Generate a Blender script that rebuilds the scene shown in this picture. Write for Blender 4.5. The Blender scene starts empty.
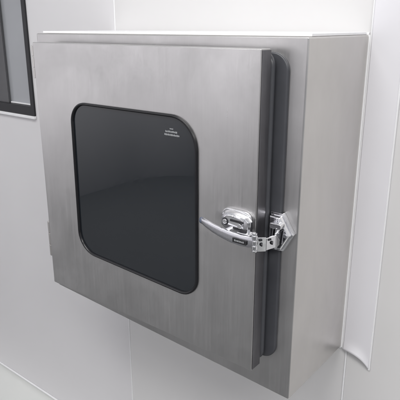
import bpy, bmesh, math, random
from mathutils import Vector, Matrix
random.seed(4)
S = bpy.context.scene
C = S.collection
PI = math.pi

# ---------------------------------------------------------------- materials
def new_mat(name):
    m = bpy.data.materials.new(name); m.use_nodes = True
    nt = m.node_tree; b = nt.nodes['Principled BSDF']
    return m, nt, b

def noise(nt, scale, detail=4, rough=.5, stretch=(1, 1, 1), dist=0):
    tc = nt.nodes.new('ShaderNodeTexCoord'); mp = nt.nodes.new('ShaderNodeMapping')
    mp.inputs['Scale'].default_value = stretch
    n = nt.nodes.new('ShaderNodeTexNoise')
    n.inputs['Scale'].default_value = scale; n.inputs['Detail'].default_value = detail
    n.inputs['Roughness'].default_value = rough; n.inputs['Distortion'].default_value = dist
    nt.links.new(tc.outputs['Object'], mp.inputs['Vector']); nt.links.new(mp.outputs[0], n.inputs['Vector'])
    return n.outputs['Fac']

def rng(nt, fac, lo, hi, a=.3, b=.7):
    r = nt.nodes.new('ShaderNodeMapRange')
    r.inputs['From Min'].default_value = a; r.inputs['From Max'].default_value = b
    r.inputs['To Min'].default_value = lo; r.inputs['To Max'].default_value = hi
    nt.links.new(fac, r.inputs['Value']); return r.outputs[0]

def colramp(nt, fac, c0, c1, a=.3, b=.7):
    r = nt.nodes.new('ShaderNodeValToRGB')
    r.color_ramp.elements[0].position = a; r.color_ramp.elements[1].position = b
    r.color_ramp.elements[0].color = (*c0, 1); r.color_ramp.elements[1].color = (*c1, 1)
    nt.links.new(fac, r.inputs[0]); return r.outputs[0]

def bump(nt, b, fac, strength, dist=.001, prev=None):
    n = nt.nodes.new('ShaderNodeBump'); n.inputs['Strength'].default_value = strength
    n.inputs['Distance'].default_value = dist
    nt.links.new(fac, n.inputs['Height'])
    if prev: nt.links.new(prev, n.inputs['Normal'])
    nt.links.new(n.outputs[0], b.inputs['Normal']); return n.outputs[0]

def steel(name, col, rough=.33, brush=(1, 1, .02), var=.06, b1=.25, b2=.12):
    m, nt, b = new_mat(name)
    b.inputs['Metallic'].default_value = 1
    blot = noise(nt, 3.2, 5, .6, (1, 1, .7), .5)
    lo = tuple(c * (1 - var) for c in col); hi = tuple(min(1, c * (1 + var)) for c in col)
    fine = noise(nt, 420, 3, .6, brush)
    grain = nt.nodes.new('ShaderNodeVectorMath'); grain.operation = 'SCALE'      # directional polishing grain
    nt.links.new(colramp(nt, blot, lo, hi), grain.inputs[0]); nt.links.new(rng(nt, fine, .972, 1.02), grain.inputs['Scale'])
    nt.links.new(grain.outputs[0], b.inputs['Base Color'])
    mid = noise(nt, 60, 4, .6, brush)
    add = nt.nodes.new('ShaderNodeMath'); add.operation = 'ADD'
    nt.links.new(rng(nt, fine, rough - .05, rough + .05), add.inputs[0])
    nt.links.new(rng(nt, noise(nt, 7, 6, .65, (1, 1, 1), .6), -.07, .10), add.inputs[1])
    nt.links.new(add.outputs[0], b.inputs['Roughness'])
    b.inputs['Anisotropic'].default_value = .3
    n1 = bump(nt, b, fine, b1, .0003)
    n2 = bump(nt, b, mid, b2, .0006, n1)
    wave = noise(nt, 3.2, 2, .5, (1, 1, .8))          # faint dents of thin sheet metal
    bump(nt, b, wave, .20, .006, n2)
    return m

def plain(name, col, rough=.5, metal=0, var=.03, nscale=8, bmp=0, bs=200, spec=None, coat=0):
    m, nt, b = new_mat(name)
    b.inputs['Metallic'].default_value = metal
    f = noise(nt, nscale, 5, .6)
    nt.links.new(colramp(nt, f, tuple(c * (1 - var) for c in col), tuple(min(1, c * (1 + var)) for c in col)), b.inputs['Base Color'])
    nt.links.new(rng(nt, noise(nt, nscale * 2, 4), rough * .85, min(1, rough * 1.15)), b.inputs['Roughness'])
    if bmp: bump(nt, b, noise(nt, bs, 3), bmp, .0005)
    if spec is not None: b.inputs['Specular IOR Level'].default_value = spec
    if coat: b.inputs['Coat Weight'].default_value = coat
    return m

M = {}
M['door'] = steel('brushed_steel_door', (.605, .596, .592), .38, var=.13, b1=.10, b2=.05)
M['body'] = steel('brushed_steel_body', (.67, .652, .635), .40, (1, 1, .02), var=.08, b1=.10, b2=.05)
M['edge'] = steel('steel_edge_dark_reflection', (.26, .255, .27), .42, var=.1)  # darker steel tone paints the dark reflection on the door's return face
M['chrome'] = plain('chrome', (.80, .80, .82), .12, 1, .04, 60)
M['chrome2'] = plain('satin_chrome', (.60, .60, .63), .26, 1, .02, 12)
M['darkmetal'] = plain('dark_slot', (.03, .03, .035), .5, .3)
M['rubber'] = plain('black_rubber', (.010, .010, .012), .22, 0, .1, 40)
M['gasket'] = plain('grey_gasket', (.060, .062, .070), .36, 0, .08, 12)
M['glass'] = plain('smoked_glass', (.013, .016, .020), .03, 0, .05, 3)
M['glass'].node_tree.nodes['Principled BSDF'].inputs['IOR'].default_value = 1.62
M['wall_cool'] = plain('powder_coated_panel_cool', (.745, .735, .745), .42, 0, .012, 3, .06, 500)
M['wall_warm'] = plain('powder_coated_panel_warm', (.72, .712, .708), .42, 0, .012, 3, .06, 500)
M['strip'] = plain('joint_cover_plastic', (.78, .77, .80), .35, 0, .015, 6, .03, 300)
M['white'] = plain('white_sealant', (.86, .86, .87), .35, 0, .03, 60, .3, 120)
M['black'] = plain('black_frame', (.014, .014, .017), .4, 0, .1, 20)
M['pane'] = plain('pale_pane', (.36, .37, .39), .12, 0, .05, 3)
M['panedark'] = plain('dark_pane', (.09, .09, .095), .15, 0, .1, 3)
M['floor'] = plain('vinyl_floor', (.165, .168, .17), .75, 0, .05, 2, .05, 100)
M['skirt'] = plain('skirting_vinyl', (.70, .71, .69), .35, 0, .02, 4)
M['print'] = plain('pale_print', (.33, .34, .35), .5)
M['blacklabel'] = plain('black_label', (.02, .02, .022), .35)
M['tip'] = plain('blue_grey_cap', (.10, .115, .16), .3)
M['inner'] = plain('chamber_steel', (.10, .10, .11), .5, .6)

for k in ('wall_cool', 'wall_warm'):                 # slight waviness of the sheet faces
    nt = M[k].node_tree; b = nt.nodes['Principled BSDF']
    prev = b.inputs['Normal'].links[0].from_socket
    bump(nt, b, noise(nt, 4, 2, .5), .25, .01, prev)
def smudge(mat, lo, hi, scale=6):                    # handling marks: patches that are less glossy
    nt = mat.node_tree; b = nt.nodes['Principled BSDF']
    f = noise(nt, scale, 6, .7, (1, 1, 1.6), 1.2)
    nt.links.new(rng(nt, f, lo, hi, .45, .75), b.inputs['Roughness'])
smudge(M['glass'], .02, .16)
smudge(M['gasket'], .34, .6, 20)
smudge(M['chrome'], .09, .26, 40)
# ---------------------------------------------------------------- helpers
def link(name, me, mat, parent=None, bev=0, seg=2, smooth=True, angle=35):
    o = bpy.data.objects.new(name, me); C.objects.link(o)
    if mat: me.materials.append(mat)
    if parent: o.parent = parent
    if smooth:
        for p in me.polygons: p.use_smooth = True
    if bev:
        b = o.modifiers.new('bevel', 'BEVEL'); b.width = bev; b.segments = seg
        b.limit_method = 'ANGLE'; b.angle_limit = math.radians(angle); b.harden_normals = True
    elif smooth:
        md = o.modifiers.new('wn', 'WEIGHTED_NORMAL'); md.keep_sharp = True
        try: me.set_sharp_from_angle(angle=math.radians(angle))
        except Exception: pass
    return o

def build(name, bm, mat, parent=None, **k):
    bmesh.ops.recalc_face_normals(bm, faces=bm.faces[:])
    me = bpy.data.meshes.new(name); bm.to_mesh(me); bm.free()
    return link(name, me, mat, parent, **k)

def box(bm, x0, x1, y0, y1, z0, z1):
    r = bmesh.ops.create_cube(bm, size=1)
    bmesh.ops.scale(bm, vec=(x1 - x0, y1 - y0, z1 - z0), verts=r['verts'])
    bmesh.ops.translate(bm, vec=((x0 + x1) / 2, (y0 + y1) / 2, (z0 + z1) / 2), verts=r['verts'])
    return r['verts']

def cyl(bm, p, axis, r, h, n=24, r2=None):
    q = bmesh.ops.create_cone(bm, cap_ends=True, segments=n, radius1=r, radius2=r if r2 is None else r2, depth=h)
    rot = Vector((0, 0, 1)).rotation_difference(Vector(axis)).to_matrix()
    bmesh.ops.rotate(bm, matrix=rot, verts=q['verts']); bmesh.ops.translate(bm, vec=p, verts=q['verts'])
    return q['verts']

def rrect(x0, x1, z0, z1, r, n=10):
    pts = []
    ra, rb, rc, rd = r if isinstance(r, tuple) else (r, r, r, r)
    for cx, cz, a, r in ((x1 - ra, z1 - ra, 0, ra), (x0 + rb, z1 - rb, 90, rb), (x0 + rc, z0 + rc, 180, rc), (x1 - rd, z0 + rd, 270, rd)):
        for i in range(n + 1):
            t = math.radians(a + 90 * i / n); pts.append((cx + r * math.cos(t), cz + r * math.sin(t)))
    return pts

def prism(bm, pts, y0, y1):
    a = [bm.verts.new((x, y0, z)) for x, z in pts]; b = [bm.verts.new((x, y1, z)) for x, z in pts]
    bm.faces.new(a); bm.faces.new(b[::-1]); n = len(pts)
    for i in range(n): bm.faces.new((a[i], a[(i + 1) % n], b[(i + 1) % n], b[i]))
    return a + b

def ring_sweep(bm, loops):
    """loops: list of equal-length closed point loops [(x,y,z)]; joined in a closed tube ring"""
    vs = [[bm.verts.new(p) for p in l] for l in loops]; m = len(vs); n = len(vs[0])
    for k in range(m):
        for i in range(n):
            bm.faces.new((vs[k][i], vs[k][(i + 1) % n], vs[(k + 1) % m][(i + 1) % n], vs[(k + 1) % m][i]))

def plate_ring(bm, outer, inner, y0, y1):
    ring_sweep(bm, [[(x, y0, z) for x, z in outer], [(x, y1, z) for x, z in outer],
                    [(x, y1, z) for x, z in inner], [(x, y0, z) for x, z in inner]])

def tag(o, label=None, cat=None, group=None, kind=None):
    for k, v in (('label', label), ('category', cat), ('group', group), ('kind', kind)):
        if v: o[k] = v
    return o

def empty(name, loc=(0, 0, 0)):
    o = bpy.data.objects.new(name, None); C.objects.link(o); o.empty_display_size = .1; o.location = loc
    return o

# ---------------------------------------------------------------- dimensions (metres)
W, H, D = .70, .6642, .2344           # cabinet body
YD = -.2844                           # front plane of the door
DX0, DX1, DZ0, DZ1 = .0544, .6458, .0687, .6466
FZ = -.75                             # floor
CEIL = 1.75

# ---------------------------------------------------------------- floor
bm = bmesh.new(); box(bm, -6, 6, -6, .3, FZ - .1, FZ)
tag(build('floor', bm, M['floor'], smooth=False), kind='structure',
    label='pale grey vinyl floor at the foot of the wall', cat='floor')

# ---------------------------------------------------------------- wall with panels, joints, window
wall = empty('panel_wall', (0, 0, FZ))
tag(wall, 'white panelled wall behind the steel pass box, with a black framed window', 'wall')
def wpart(name, bm, mat, **k):
    for v in bm.verts: v.co.z -= FZ
    return build(name, bm, mat, wall, **k)
def panel(x0, x1, mat, hole=None, z0=FZ, z1=CEIL):
    bm = bmesh.new()
    xs, zs = [x0, x1], [z0, z1]
    if hole: xs = sorted(xs + [hole[0], hole[1]]); zs = sorted(zs + [hole[2], hole[3]])
    V = {}
    def v(i, j, y):
        if (i, j, y) not in V: V[(i, j, y)] = bm.verts.new((xs[i], y, zs[j]))
        return V[(i, j, y)]
    def solid(i, j):
        if i < 0 or j < 0 or i >= len(xs) - 1 or j >= len(zs) - 1: return False
        return not (hole and xs[i] >= hole[0] - 1e-6 and xs[i + 1] <= hole[1] + 1e-6 and zs[j] >= hole[2] - 1e-6 and zs[j + 1] <= hole[3] + 1e-6)
    for i in range(len(xs) - 1):
        for j in range(len(zs) - 1):
            if not solid(i, j): continue
            bm.faces.new((v(i, j, 0), v(i + 1, j, 0), v(i + 1, j + 1, 0), v(i, j + 1, 0)))
            bm.faces.new((v(i, j, .06), v(i, j + 1, .06), v(i + 1, j + 1, .06), v(i + 1, j, .06)))
            if not solid(i - 1, j): bm.faces.new((v(i, j, 0), v(i, j + 1, 0), v(i, j + 1, .06), v(i, j, .06)))
            if not solid(i + 1, j): bm.faces.new((v(i + 1, j, 0), v(i + 1, j, .06), v(i + 1, j + 1, .06), v(i + 1, j + 1, 0)))
            if not solid(i, j - 1): bm.faces.new((v(i, j, 0), v(i, j, .06), v(i + 1, j, .06), v(i + 1, j, 0)))
            if not solid(i, j + 1): bm.faces.new((v(i, j + 1, 0), v(i + 1, j + 1, 0), v(i + 1, j + 1, .06), v(i, j + 1, .06)))
    return bm
SEAM = .013
HX0, HX1, HZ0, HZ1 = -1.5, -.374, .408, 1.5
wpart('wall_panel', panel(-3.2, SEAM - .002, M['wall_cool'], (HX0, HX1, HZ0, HZ1)), M['wall_cool'], bev=.0015)
# middle panel has the opening the cabinet passes through
wpart('wall_panel', panel(SEAM + .002, .7100, M['wall_warm']), M['wall_warm'], bev=.0015)
wpart('wall_panel', panel(.7140, 4.0, M['wall_warm']), M['wall_cool'] if False else M['wall_warm'], bev=.0015)
for xs in (SEAM, .712):
    bm = bmesh.new(); cyl(bm, (xs, .0004, (FZ + CEIL) / 2), (0, 0, 1), .0022, CEIL - FZ, 12)
    wpart('joint_bead', bm, M['white'])

# cover strip on the joint to the right of the box; its lower end lifts off the wall
def strip_profile(t):                                  # t 0..1 across -> (x, y)
    x = .7065 + t * (.7665 - .7065)
    y = -.0045 - .0025 * math.sin(PI * t)
    return x, y
def end_z(x):                                           # slanted, curved lower end
    t = (x - .7065) / .06
    return -.002 + .012 * t - .037 * t ** 3
bm = bmesh.new(); n = 24; rows = []
zlev = [0, .004, .008, .014, .02, .03, .05, .1, .2, .4, .8, 1]
for k, s in enumerate(zlev):
    row = []
    for i in range(n + 1):
        x, y = strip_profile(i / n)
        ze = end_z(x); z = ze + (CEIL - ze) * s if s > .05 else ze + s
        lift = max(0, 1 - (z - ze) / .03) ** 2 * (.006 * math.sin(PI * (i / n)) + .002)
        row.append(bm.verts.new((x, y - lift, z)))
    rows.append(row)
for a, b in zip(rows, rows[1:]):
    for i in range(n): bm.faces.new((a[i], a[i + 1], b[i + 1], b[i]))
o = wpart('joint_cover', bm, M['strip'])
sd = o.modifiers.new('solid', 'SOLIDIFY'); sd.thickness = .0022; sd.offset = 0
for x, zb in ((.7055, -.002), (.7670, -.030)):
    bm = bmesh.new(); cyl(bm, (x, -.0030, (zb + CEIL) / 2), (0, 0, 1), .0024, CEIL - zb, 12)
    wpart('cover_bead', bm, M['white'])

# cove skirting
bm = bmesh.new()
prof = [(0, -.684), (-.004, -.684), (-.0045, -.690), (-.004, -.694)]
for i in range(9):
    t = i / 8 * PI / 2
    prof.append((-.004 - .15 * (1 - math.cos(t)), -.697 - .05 * math.sin(t)))
prof += [(-.20, FZ + .004), (-.201, FZ + .001), (0, FZ + .001)]
A = [bm.verts.new((-3.2, y, z)) for y, z in prof]; B = [bm.verts.new((4, y, z)) for y, z in prof]
for i in range(len(prof)):
    j = (i + 1) % len(prof); bm.faces.new((A[i], A[j], B[j], B[i]))
bm.faces.new(A); bm.faces.new(B[::-1])
wpart('skirting', bm, M['skirt'])
bm = bmesh.new(); cyl(bm, (.4, -.0035, -.684), (1, 0, 0), .0035, 7.2, 12)
wpart('skirting_bead', bm, M['white'])

# window
bm = bmesh.new()
plate_ring(bm, [(HX0 - .002, HZ0 - .001), (HX1 + .002, HZ0 - .001), (HX1 + .002, HZ1 + .002), (HX0 - .002, HZ1 + .002)],
           [(HX0 + .02, HZ0 + .028), (HX1 - .0165, HZ0 + .028), (HX1 - .0165, HZ1 - .02), (HX0 + .02, HZ1 - .02)], -.006, .03)
win = wpart('window', bm, M['black'], bev=.002)
def wsub(name, bm, mat, **k):
    for v in bm.verts: v.co.z -= FZ
    return build(name, bm, mat, win, **k)
bm = bmesh.new(); box(bm, -.560, HX1 - .0165, .016, .022, HZ0 + .028, HZ1 - .02); wsub('pane', bm, M['pane'])
bm = bmesh.new(); box(bm, HX0 + .02, -.528, .006, .012, HZ0 + .028, HZ1 - .02); wsub('pane', bm, M['panedark'])['label'] = 'dark grey tinted pane'
bm = bmesh.new(); box(bm, -.520, HX1 - .020, .008, .0155, HZ0 + .0285, HZ0 + .033); wsub('glazing_bead', bm, M['white'], bev=.001)
bm = bmesh.new(); box(bm, HX0 - .01, HX1 + .004, -.010, -.0005, HZ0 - .011, HZ0 - .0015); wsub('window_sill', bm, M['white'], bev=.002)

# ---------------------------------------------------------------- opposite side of the room, seen only as a reflection in the glass
bm = bmesh.new()
pl = [(-2.62, -.3), (-2.62, -3.0)]
for i in range(1, 12):
    t = i / 12 * PI / 2; pl.append((-2.62 + .6 * (1 - math.cos(t)), -3.0 - .65 * math.sin(t)))
pl += [(-2.02, -3.65), (4.5, -3.65)]
V0 = [bm.verts.new((x, y, FZ + .001)) for x, y in pl]; V1 = [bm.verts.new((x, y, CEIL)) for x, y in pl]
for i in range(len(pl) - 1): bm.faces.new((V0[i], V0[i + 1], V1[i + 1], V1[i]))
o = build('room_wall', bm, M['strip'])
sd = o.modifiers.new('solid', 'SOLIDIFY'); sd.thickness = .06; sd.offset = -1
tag(o, 'far wall with rounded corner, seen only as lighter reflection in the dark glass', 'wall')

# ---------------------------------------------------------------- pass box
pb = empty('pass_box')
tag(pb, 'brushed stainless steel pass box with dark square window in its door, on the white wall', 'pass box')

# body: shell with front opening and chamber
bm = bmesh.new()
ox = [(0, .024), (W, 0), (W, H), (0, H)]
i0 = [(DX0 + .03, DZ0 + .03), (DX1 - .03, DZ0 + .03), (DX1 - .03, DZ1 - .03), (DX0 + .03, DZ1 - .03)]
ring_sweep(bm, [[(x, 0.0, z) for x, z in ox], [(x, -D, z) for x, z in ox],
                [(x, -D, z) for x, z in i0], [(x, -.02, z) for x, z in i0]])
bm.normal_update(); bmesh.ops.recalc_face_normals(bm, faces=bm.faces[:])
for f in bm.faces:
    if abs(f.normal.y) > .9 and f.calc_center_median().y < -D + .01: f.material_index = 1
body = build('cabinet_body', bm, M['body'], pb, bev=.0035, seg=3)
body.data.materials.append(M['door'])
bm = bmesh.new(); q = [(x, z) for x, z in i0]
box(bm, i0[0][0] + .001, i0[1][0] - .001, -.03, -.021, i0[0][1] + .001, i0[2][1] - .001)
build('chamber_back', bm, M['inner'], pb)
# silicone bead where the body meets the wall
bm = bmesh.new()
def bead_bar(a, b):
    a = Vector(a); b = Vector(b); d = b - a
    cyl(bm, (a + b) / 2, d.normalized(), .0035, d.length, 12)
bead_bar((W + .001, -.001, 0), (W + .001, -.001, H)); bead_bar((-.001, -.001, 0), (-.001, -.001, H))
bead_bar((0, -.001, H + .001), (W, -.001, H + .001)); bead_bar((0, -.001, .023), (W, -.001, -.001))
build('sealant_bead', bm, M['white'], pb)

# white sheet added to imitate the bright reflection on the steel top
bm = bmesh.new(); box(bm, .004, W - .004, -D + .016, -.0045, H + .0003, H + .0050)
build('top_reflection_sheet', bm, M['white'], pb, bev=.001)['label'] = 'thin white sheet imitating the bright reflection on the flat steel top'
# flat rubber pad on the front flange, showing past the latch side of the door
bm = bmesh.new()
def pad(ins, y): return [(x, y, z) for x, z in rrect(DX0 + .006 + ins, .6690 - ins, DZ0 + .008 + ins, DZ1 - .006 - ins, .030 - ins, 12)]
def padi(y): return [(x, y, z) for x, z in rrect(DX0 + .028, .64, DZ0 + .028, DZ1 - .028, .020, 12)]
ring_sweep(bm, [pad(0, -D - .0003), pad(0, -D - .0040), pad(.0012, -D - .0056), pad(.003, -D - .0062), padi(-D - .0062), padi(-D - .0003)])
build('flange_gasket', bm, M['gasket'], pb, angle=70)
# gasket between door and body
bm = bmesh.new()
gi = .004
yo0, yo1 = -.2560, -D - .0064
def gl(ins, y): return [(x, y, z) for x, z in rrect(DX0 + ins, .6540 - ins, DZ0 + ins, DZ1 - ins, .022, 8)]
ym = (yo0 + yo1) / 2
loops = []
for k in range(8):
    t = k / 8 * 2 * PI
    loops.append(gl(gi + .010 - .010 * math.cos(t), ym + (yo1 - yo0) / 2 * math.sin(t)))
ring_sweep(bm, loops)
gas = build('door_gasket', bm, M['gasket'], pb, angle=80)

# door: folded pan with window cut-out
WX0, WX1, WZ0, WZ1, WR = .172, .5205, .173, .529, (.062, .046, .052, .046)
def less(r, d): return tuple(max(.008, q - d) for q in r)
def wpts(ins):
    out = []
    for x, z in rrect(WX0 + ins, WX1 - ins, WZ0 + ins, WZ1 - ins, less(WR, ins), 12):
        uu = (x - WX0) / (WX1 - WX0); vv = (z - WZ0) / (WZ1 - WZ0)
        out.append((x - .004 * (1 - uu) * (1 - vv), z + .013 * (1 - uu) * (1 - vv)))
    return out
door_bm = bmesh.new()
hole = wpts(.003)
outer = []
# outer loop with the same vertex count, sharp corners: project hole loop on the rectangle
n = len(hole)
cnt = 13
corners = [(DX1, DZ1), (DX0, DZ1), (DX0, DZ0), (DX1, DZ0)]
for ci, (cx, cz) in enumerate(corners):
    hp = hole[ci * cnt:(ci + 1) * cnt]
    for i in range(cnt):
        f = (i / (cnt - 1)) - .5
        hx, hz = hp[i]
        # first half of the corner arc lies along one side, second half along the other
        if ci == 0: p = (cx, hz + (cz - hz) * (i / (cnt // 2))) if i < cnt // 2 else (hx + (cx - hx) * ((cnt - 1 - i) / (cnt // 2)), cz)
        if ci == 1: p = (hx + (cx - hx) * (i / (cnt // 2)), cz) if i < cnt // 2 else (cx, hz + (cz - hz) * ((cnt - 1 - i) / (cnt // 2)))
        if ci == 2: p = (cx, hz + (cz - hz) * (i / (cnt // 2))) if i < cnt // 2 else (hx + (cx - hx) * ((cnt - 1 - i) / (cnt // 2)), cz)
        if ci == 3: p = (hx + (cx - hx) * (i / (cnt // 2)), cz) if i < cnt // 2 else (cx, hz + (cz - hz) * ((cnt - 1 - i) / (cnt // 2)))
        outer.append(p)
YB = -.2565
ring_sweep(door_bm, [[(x, YD, z) for x, z in outer], [(x, YB, z) for x, z in outer],
                     [(x, YB, z) for x, z in hole], [(x, YD, z) for x, z in hole]])
door = build('door', door_bm, M['door'], pb, bev=.0014, seg=3, angle=50)

# thin strip on the door's latch-side return face, dark reflection put into its colour
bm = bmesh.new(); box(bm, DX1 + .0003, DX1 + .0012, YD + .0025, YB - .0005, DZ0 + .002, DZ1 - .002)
build('door_edge_reflection', bm, M['edge'], door, bev=.0003)['label'] = 'narrow return edge of the door on the latch side, dark reflection painted in'

# window glass and rubber
def loop(ins, y, r=WR): return [(x, y, z) for x, z in wpts(ins)]
bm = bmesh.new()
ring_sweep(bm, [loop(0, YD - .0002), loop(.0003, YD - .0030), loop(.0014, YD - .0040), loop(.0030, YD - .0044), loop(.0046, YD - .0038), loop(.0058, YD - .0020),
                loop(.0062, YD - .0002), loop(.0062, YD + .0002), loop(.0035, YD + .0002), loop(.0035, YD - .0002)])
build('window_gasket', bm, M['rubber'], door, angle=70)
bm = bmesh.new()
prism(bm, wpts(.0042), YD + .0005, YD + .006)
build('window_glass', bm, M['glass'], door, smooth=False)
# tiny print on the glass: an emblem and two lines of small characters
bm = bmesh.new(); y0, y1 = YD + .0001, YD + .0004
for x in (.4535, .4565, .4595): 
    box(bm, x, x + .0022, y0, y1, .5005, .5025)
def dashes(x, x1, z, h):
    while x < x1:
        w = random.uniform(.0010, .0024)
        box(bm, x, min(x + w, x1), y0, y1, z + random.uniform(-.0002, .0002), z + h * random.choice((.8, 1, 1)))
        x += w + .0006
dashes(.4425, .4715, .4945, .0032)
dashes(.4400, .4770, .4885, .0034)
build('glass_print', bm, M['print'], door, smooth=False)

# hinges on the left side
for z0, z1 in ((.130, .222), (.567, .640)):
    bm = bmesh.new(); box(bm, .030, DX0 - .0005, -.268, -.262, z0, z1)
    hx = .034
    k = 3; L = (z1 - z0) / k
    for i in range(k): cyl(bm, (hx, -.268, z0 + L * (i + .5)), (0, 0, 1), .0055, L - .0015, 16)
    box(bm, hx - .002, hx + .012, -.262, -D - .0005, z0, z1)
    build('hinge', bm, M['body'], pb, bev=.0008)

# ------------------------------------------------ latch on the door
bm = bmesh.new()      # mounting base: rounded plate with raised hump
YF = YD - .0003
prism(bm, rrect(.578, .640, .337, .379, .014, 8), YF - .005, YF)
latch = build('latch', bm, M['chrome'], door, bev=.0016, seg=3)
# (sub-pieces of the latch live beside it, one level down from the door)
bm = bmesh.new()
outl = [(.582, .350), (.583, .366), (.590, .3755), (.603, .378), (.620, .3765), (.636, .373), (.6435, .366), (.6435, .345), (.630, .3415), (.606, .3425), (.592, .344)]
def loopo(sc, y):
    cx = sum(p[0] for p in outl) / len(outl); cz = sum(p[1] for p in outl) / len(outl)
    return [(cx + (x - cx) * sc, y, cz + (z - cz) * sc) for x, z in outl]
def loft(bm, loops, cap=True):
    vs = [[bm.verts.new(p) for p in l] for l in loops]
    for a, b in zip(vs, vs[1:]):
        for i in range(len(a)):
            j = (i + 1) % len(a); bm.faces.new((a[i], a[j], b[j], b[i]))
    if cap: bm.faces.new(vs[0]); bm.faces.new(vs[-1][::-1])
loft(bm, [loopo(1, YF - .0055), loopo(.99, YF - .011), loopo(.90, YF - .016), loopo(.70, YF - .019)])
build('latch_housing', bm, M['chrome'], door, bev=.0012, seg=2, angle=25)
bm = bmesh.new()      # dark recesses on the housing and a round stud
cyl(bm, (.596, YF - .0172, .3600), (0, 1, 0), .0068, .004, 24)
build('stud_ring', bm, M['darkmetal'], door, bev=.0004)
for a in ((.606, .634, .3625, .3665), (.612, .640, .3500, .3535)):
    bm = bmesh.new(); prism(bm, rrect(*a, .0015, 4), YF - .0200, YF - .016)
    build('latch_slot', bm, M['darkmetal'], door, bev=.0004)
bm = bmesh.new()
bm.free()
for x, y, z, r_, h in ((.596, .0190, .3600, .0045, .006), (.628, .0200, .3585, .0042, .007), (.610, .0195, .3715, .0024, .005)):
    bm = bmesh.new(); cyl(bm, (x, YF - y, z), (0, 1, 0), r_, h, 24)
    build('latch_screw', bm, M['chrome'], door, bev=.0006)

# lever: curved tapering blade from the pivot to the tip
bm = bmesh.new()
sec = [  # x, y (centre), z top, z bottom
    (.5490, -.3105, .3560, .3515), (.5525, -.3120, .3585, .3475), (.562, -.3135, .3575, .3435), (.578, -.3150, .3545, .3385),
    (.598, -.3160, .3515, .3335), (.618, -.3165, .3495, .3300), (.638, -.3165, .3490, .3290), (.654, -.3160, .3495, .3300), (.662, -.3150, .3490, .3320)]
loops = []
for x, y, zt, zb in sec:
    c = (zt + zb) / 2; h = (zt - zb) / 2; th = .0034
    prof = [(-1, .2), (-.96, -.5), (-.75, -.9), (-.3, -1.05), (.3, -1.05), (.75, -.9), (.96, -.5), (1, .2), (.9, .8), (0, .6), (-.9, .8)]
    loops.append([(x, y + b * th, c + a * h) for a, b in prof])
loft(bm, loops)
build('latch_lever', bm, M['chrome2'], door, angle=40)
bm = bmesh.new()
r = bmesh.ops.create_uvsphere(bm, u_segments=20, v_segments=12, radius=1)
bmesh.ops.scale(bm, vec=(.0052, .0042, .0060), verts=r['verts']); bmesh.ops.translate(bm, vec=(.5505, -.3120, .3535), verts=r['verts'])
build('lever_tip', bm, M['tip'], door, angle=80)
bm = bmesh.new(); yl = -.3215
prism(bm, rrect(.6245, .6525, .3345, .3425, .001, 3), yl - .0007, yl + .001)
build('latch_label', bm, M['blacklabel'], door)
bm = bmesh.new(); x = .6285
for w, h in ((.0022, .003), (.0016, .0024), (.0024, .0026), (.0014, .003), (.0022, .0026), (.0018, .0024), (.002, .003)):
    box(bm, x, x + w, yl - .0010, yl - .0006, .3372, .3372 + h); x += w + .0009
build('label_print', bm, M['print'], door, smooth=False)

# arm that joins lever and housing
bm = bmesh.new()
bm.free()
for a in ((.626, .652, .344, .350), (.600, .612, .345, .3495)):
    bm = bmesh.new(); prism(bm, rrect(*a, .002, 3), -.313, YF - .012)
    build('latch_bracket', bm, M['chrome'], door, bev=.0008)
# pivot knuckles and bail
bm = bmesh.new()
for z in (.3315, .3405, .3495): cyl(bm, (.663, -.3135, z), (0, 0, 1), .0052, .0070, 20)
cyl(bm, (.663, -.3135, .3400), (0, 0, 1), .0030, .034, 16)
for z in (.3250, .3555): cyl(bm, (.663, -.3135, z), (0, 0, 1), .0044, .0035, 16)
build('pivot_pin', bm, M['chrome'], door, bev=.0007)
def bar(bm, a, b, w, h):      # flat bar from a to b: thickness w, height h in z
    a = Vector(a); b = Vector(b); d = (b - a).normalized(); s = Vector((-d.y, d.x, 0)) * (w / 2)
    u = Vector((0, 0, h / 2)); vs = []
    for p in (a, b):
        for k in (s + u, s - u, -s - u, -s + u): vs.append(bm.verts.new(p + k))
    for q in ((0, 1, 2, 3), (7, 6, 5, 4), (0, 4, 5, 1), (1, 5, 6, 2), (2, 6, 7, 3), (3, 7, 4, 0)): bm.faces.new([vs[i] for i in q])
bm = bmesh.new()
bar(bm, (.664, -.3150, .3375), (.6740, -.2960, .3345), .0034, .025)
bar(bm, (.6740, -.2960, .3345), (.6800, -.2760, .3350), .0034, .022)
bar(bm, (.6800, -.2760, .3350), (.6790, -.2620, .3380), .0034, .028)
build('latch_hook', bm, M['chrome'], door, bev=.0008)
for (x, y, z) in ((.6705, -.3050, .3360), (.6785, -.2850, .3348)):
    bm = bmesh.new(); cyl(bm, (x + .0016, y, z), (1, .4, 0), .0032, .0020, 16); build('hook_rivet', bm, M['darkmetal'], door)
for (a, b) in (((.6688, -.3090, .3445), (.6712, -.3045, .3445)), ((.6757, -.2930, .3420), (.6775, -.2870, .3420))):
    bm = bmesh.new(); bar(bm, a, b, .0044, .0030)
    build('hook_slot', bm, M['darkmetal'], door)

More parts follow.
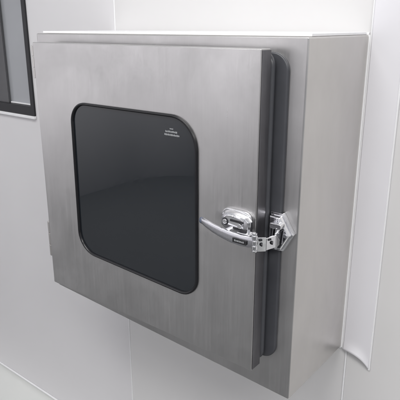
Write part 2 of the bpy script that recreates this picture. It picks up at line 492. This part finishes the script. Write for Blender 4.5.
# ------------------------------------------------ keeper on the body
YK = -D - .0066
pent = [(.6485, .303), (.6780, .305), (.6960, .3385), (.6740, .3735), (.6500, .3735)]
def sc(pts, s, dx=0, dz=0):
    cx = sum(p[0] for p in pts) / len(pts); cz = sum(p[1] for p in pts) / len(pts)
    return [(cx + (x - cx) * s + dx, cz + (z - cz) * s + dz) for x, z in pts]
bm = bmesh.new()
prism(bm, pent, YK - .0035, YK)
prism(bm, [(.6725, .3045), (.6780, .305), (.6960, .3385), (.6740, .3735), (.6725, .3735)], YK + .0001, -D - .0003)
p1 = sc(pent, .90)
loft(bm, [[(x, YK - .0036, z) for x, z in p1], [(x, YK - .0100, z) for x, z in sc(pent, .86)], [(x, YK - .0120, z) for x, z in sc(pent, .80)]])
keeper = build('keeper_plate', bm, M['chrome'], pb, bev=.0010, seg=3, angle=25)
bm = bmesh.new()
prism(bm, sc(pent, .66, .001, -.003), YK - .0126, YK - .0121)
build('keeper_recess', bm, M['darkmetal'], keeper)
for i in range(5):
    x = .6600 + i * .0052
    bm = bmesh.new(); prism(bm, [(x, .3230), (x + .0018, .3230), (x + .0045, .3480), (x + .0027, .3480)], YK - .0160, YK - .0127)
    build('keeper_rib', bm, M['chrome2'], keeper, bev=.0005)
bm = bmesh.new()
for x, z in ((.6660, .3640), (.6690, .3130), (.6865, .3385)):
    bm = bmesh.new(); cyl(bm, (x, YK - .0128, z), (0, 1, 0), .0036, .003, 20)
    build('keeper_screw', bm, M['chrome2'], keeper, bev=.0006)
bm = bmesh.new()       # catch that the hook grips
prism(bm, rrect(.662, .684, .352, .362, .003, 4), YK - .026, YK - .0121)
cyl(bm, (.676, YK - .022, .340), (0, 0, 1), .0045, .030, 16)
build('keeper_catch', bm, M['chrome'], keeper, bev=.001)

# ---------------------------------------------------------------- light
def area(name, loc, size, power, col, target=None, sy=None):
    l = bpy.data.lights.new(name, 'AREA'); l.energy = power; l.color = col; l.shape = 'RECTANGLE'; l.size = size; l.size_y = sy or size
    o = bpy.data.objects.new(name, l); C.objects.link(o); o.location = loc
    if target: o.rotation_euler = (Vector(target) - Vector(loc)).to_track_quat('-Z', 'Y').to_euler()
    return o
area('unseen_overhead_light', (2.2, -1.5, CEIL - .02), 1.2, 34, (1, .99, .97), sy=.6)  # added fill out of view, brightens the wall right of the box
area('unseen_overhead_light', (.6, -1.2, CEIL - .02), 1.2, 21, (1, .99, .97), sy=.6)
area('unseen_overhead_light', (-1.2, -2.5, CEIL - .02), 1.2, 10, (1, .99, .98), sy=.6)  # added fill out of view, brightens the far wall for its reflection
fl = area('added_far_wall_fill', (.5, -1.2, 1.68), .9, 33, (1, .99, .98), (-2.4, -3.4, -.55), sy=.4); fl.data.spread = math.radians(75)  # added lamp out of view, lifts the far wall's reflection in the glass
w = bpy.data.worlds.new('World'); S.world = w; w.use_nodes = True
bg = w.node_tree.nodes['Background']; bg.inputs[0].default_value = (.95, .96, 1, 1); bg.inputs[1].default_value = .60

# ---------------------------------------------------------------- camera
cam = bpy.data.cameras.new('camera'); co = bpy.data.objects.new('camera', cam); C.objects.link(co)
fw = Vector((-.59660798, .74157240, -.30680496)); r = Vector((.77936018, .62657530, -.00104806)); u = Vector((-.19145920, .23973685, .95177183))
m = Matrix(((r.x, u.x, -fw.x), (r.y, u.y, -fw.y), (r.z, u.z, -fw.z)))
co.matrix_world = Matrix.Translation((1.11294223, -1.01589103, .68143718)) @ m.to_4x4()
cam.sensor_width = 36; cam.lens = 542.068 / 400 * 36; cam.clip_start = .02; cam.clip_end = 100
S.camera = co
S.view_settings.view_transform = 'Standard'; S.view_settings.look = 'None'; S.view_settings.exposure = 0; S.view_settings.gamma = 1
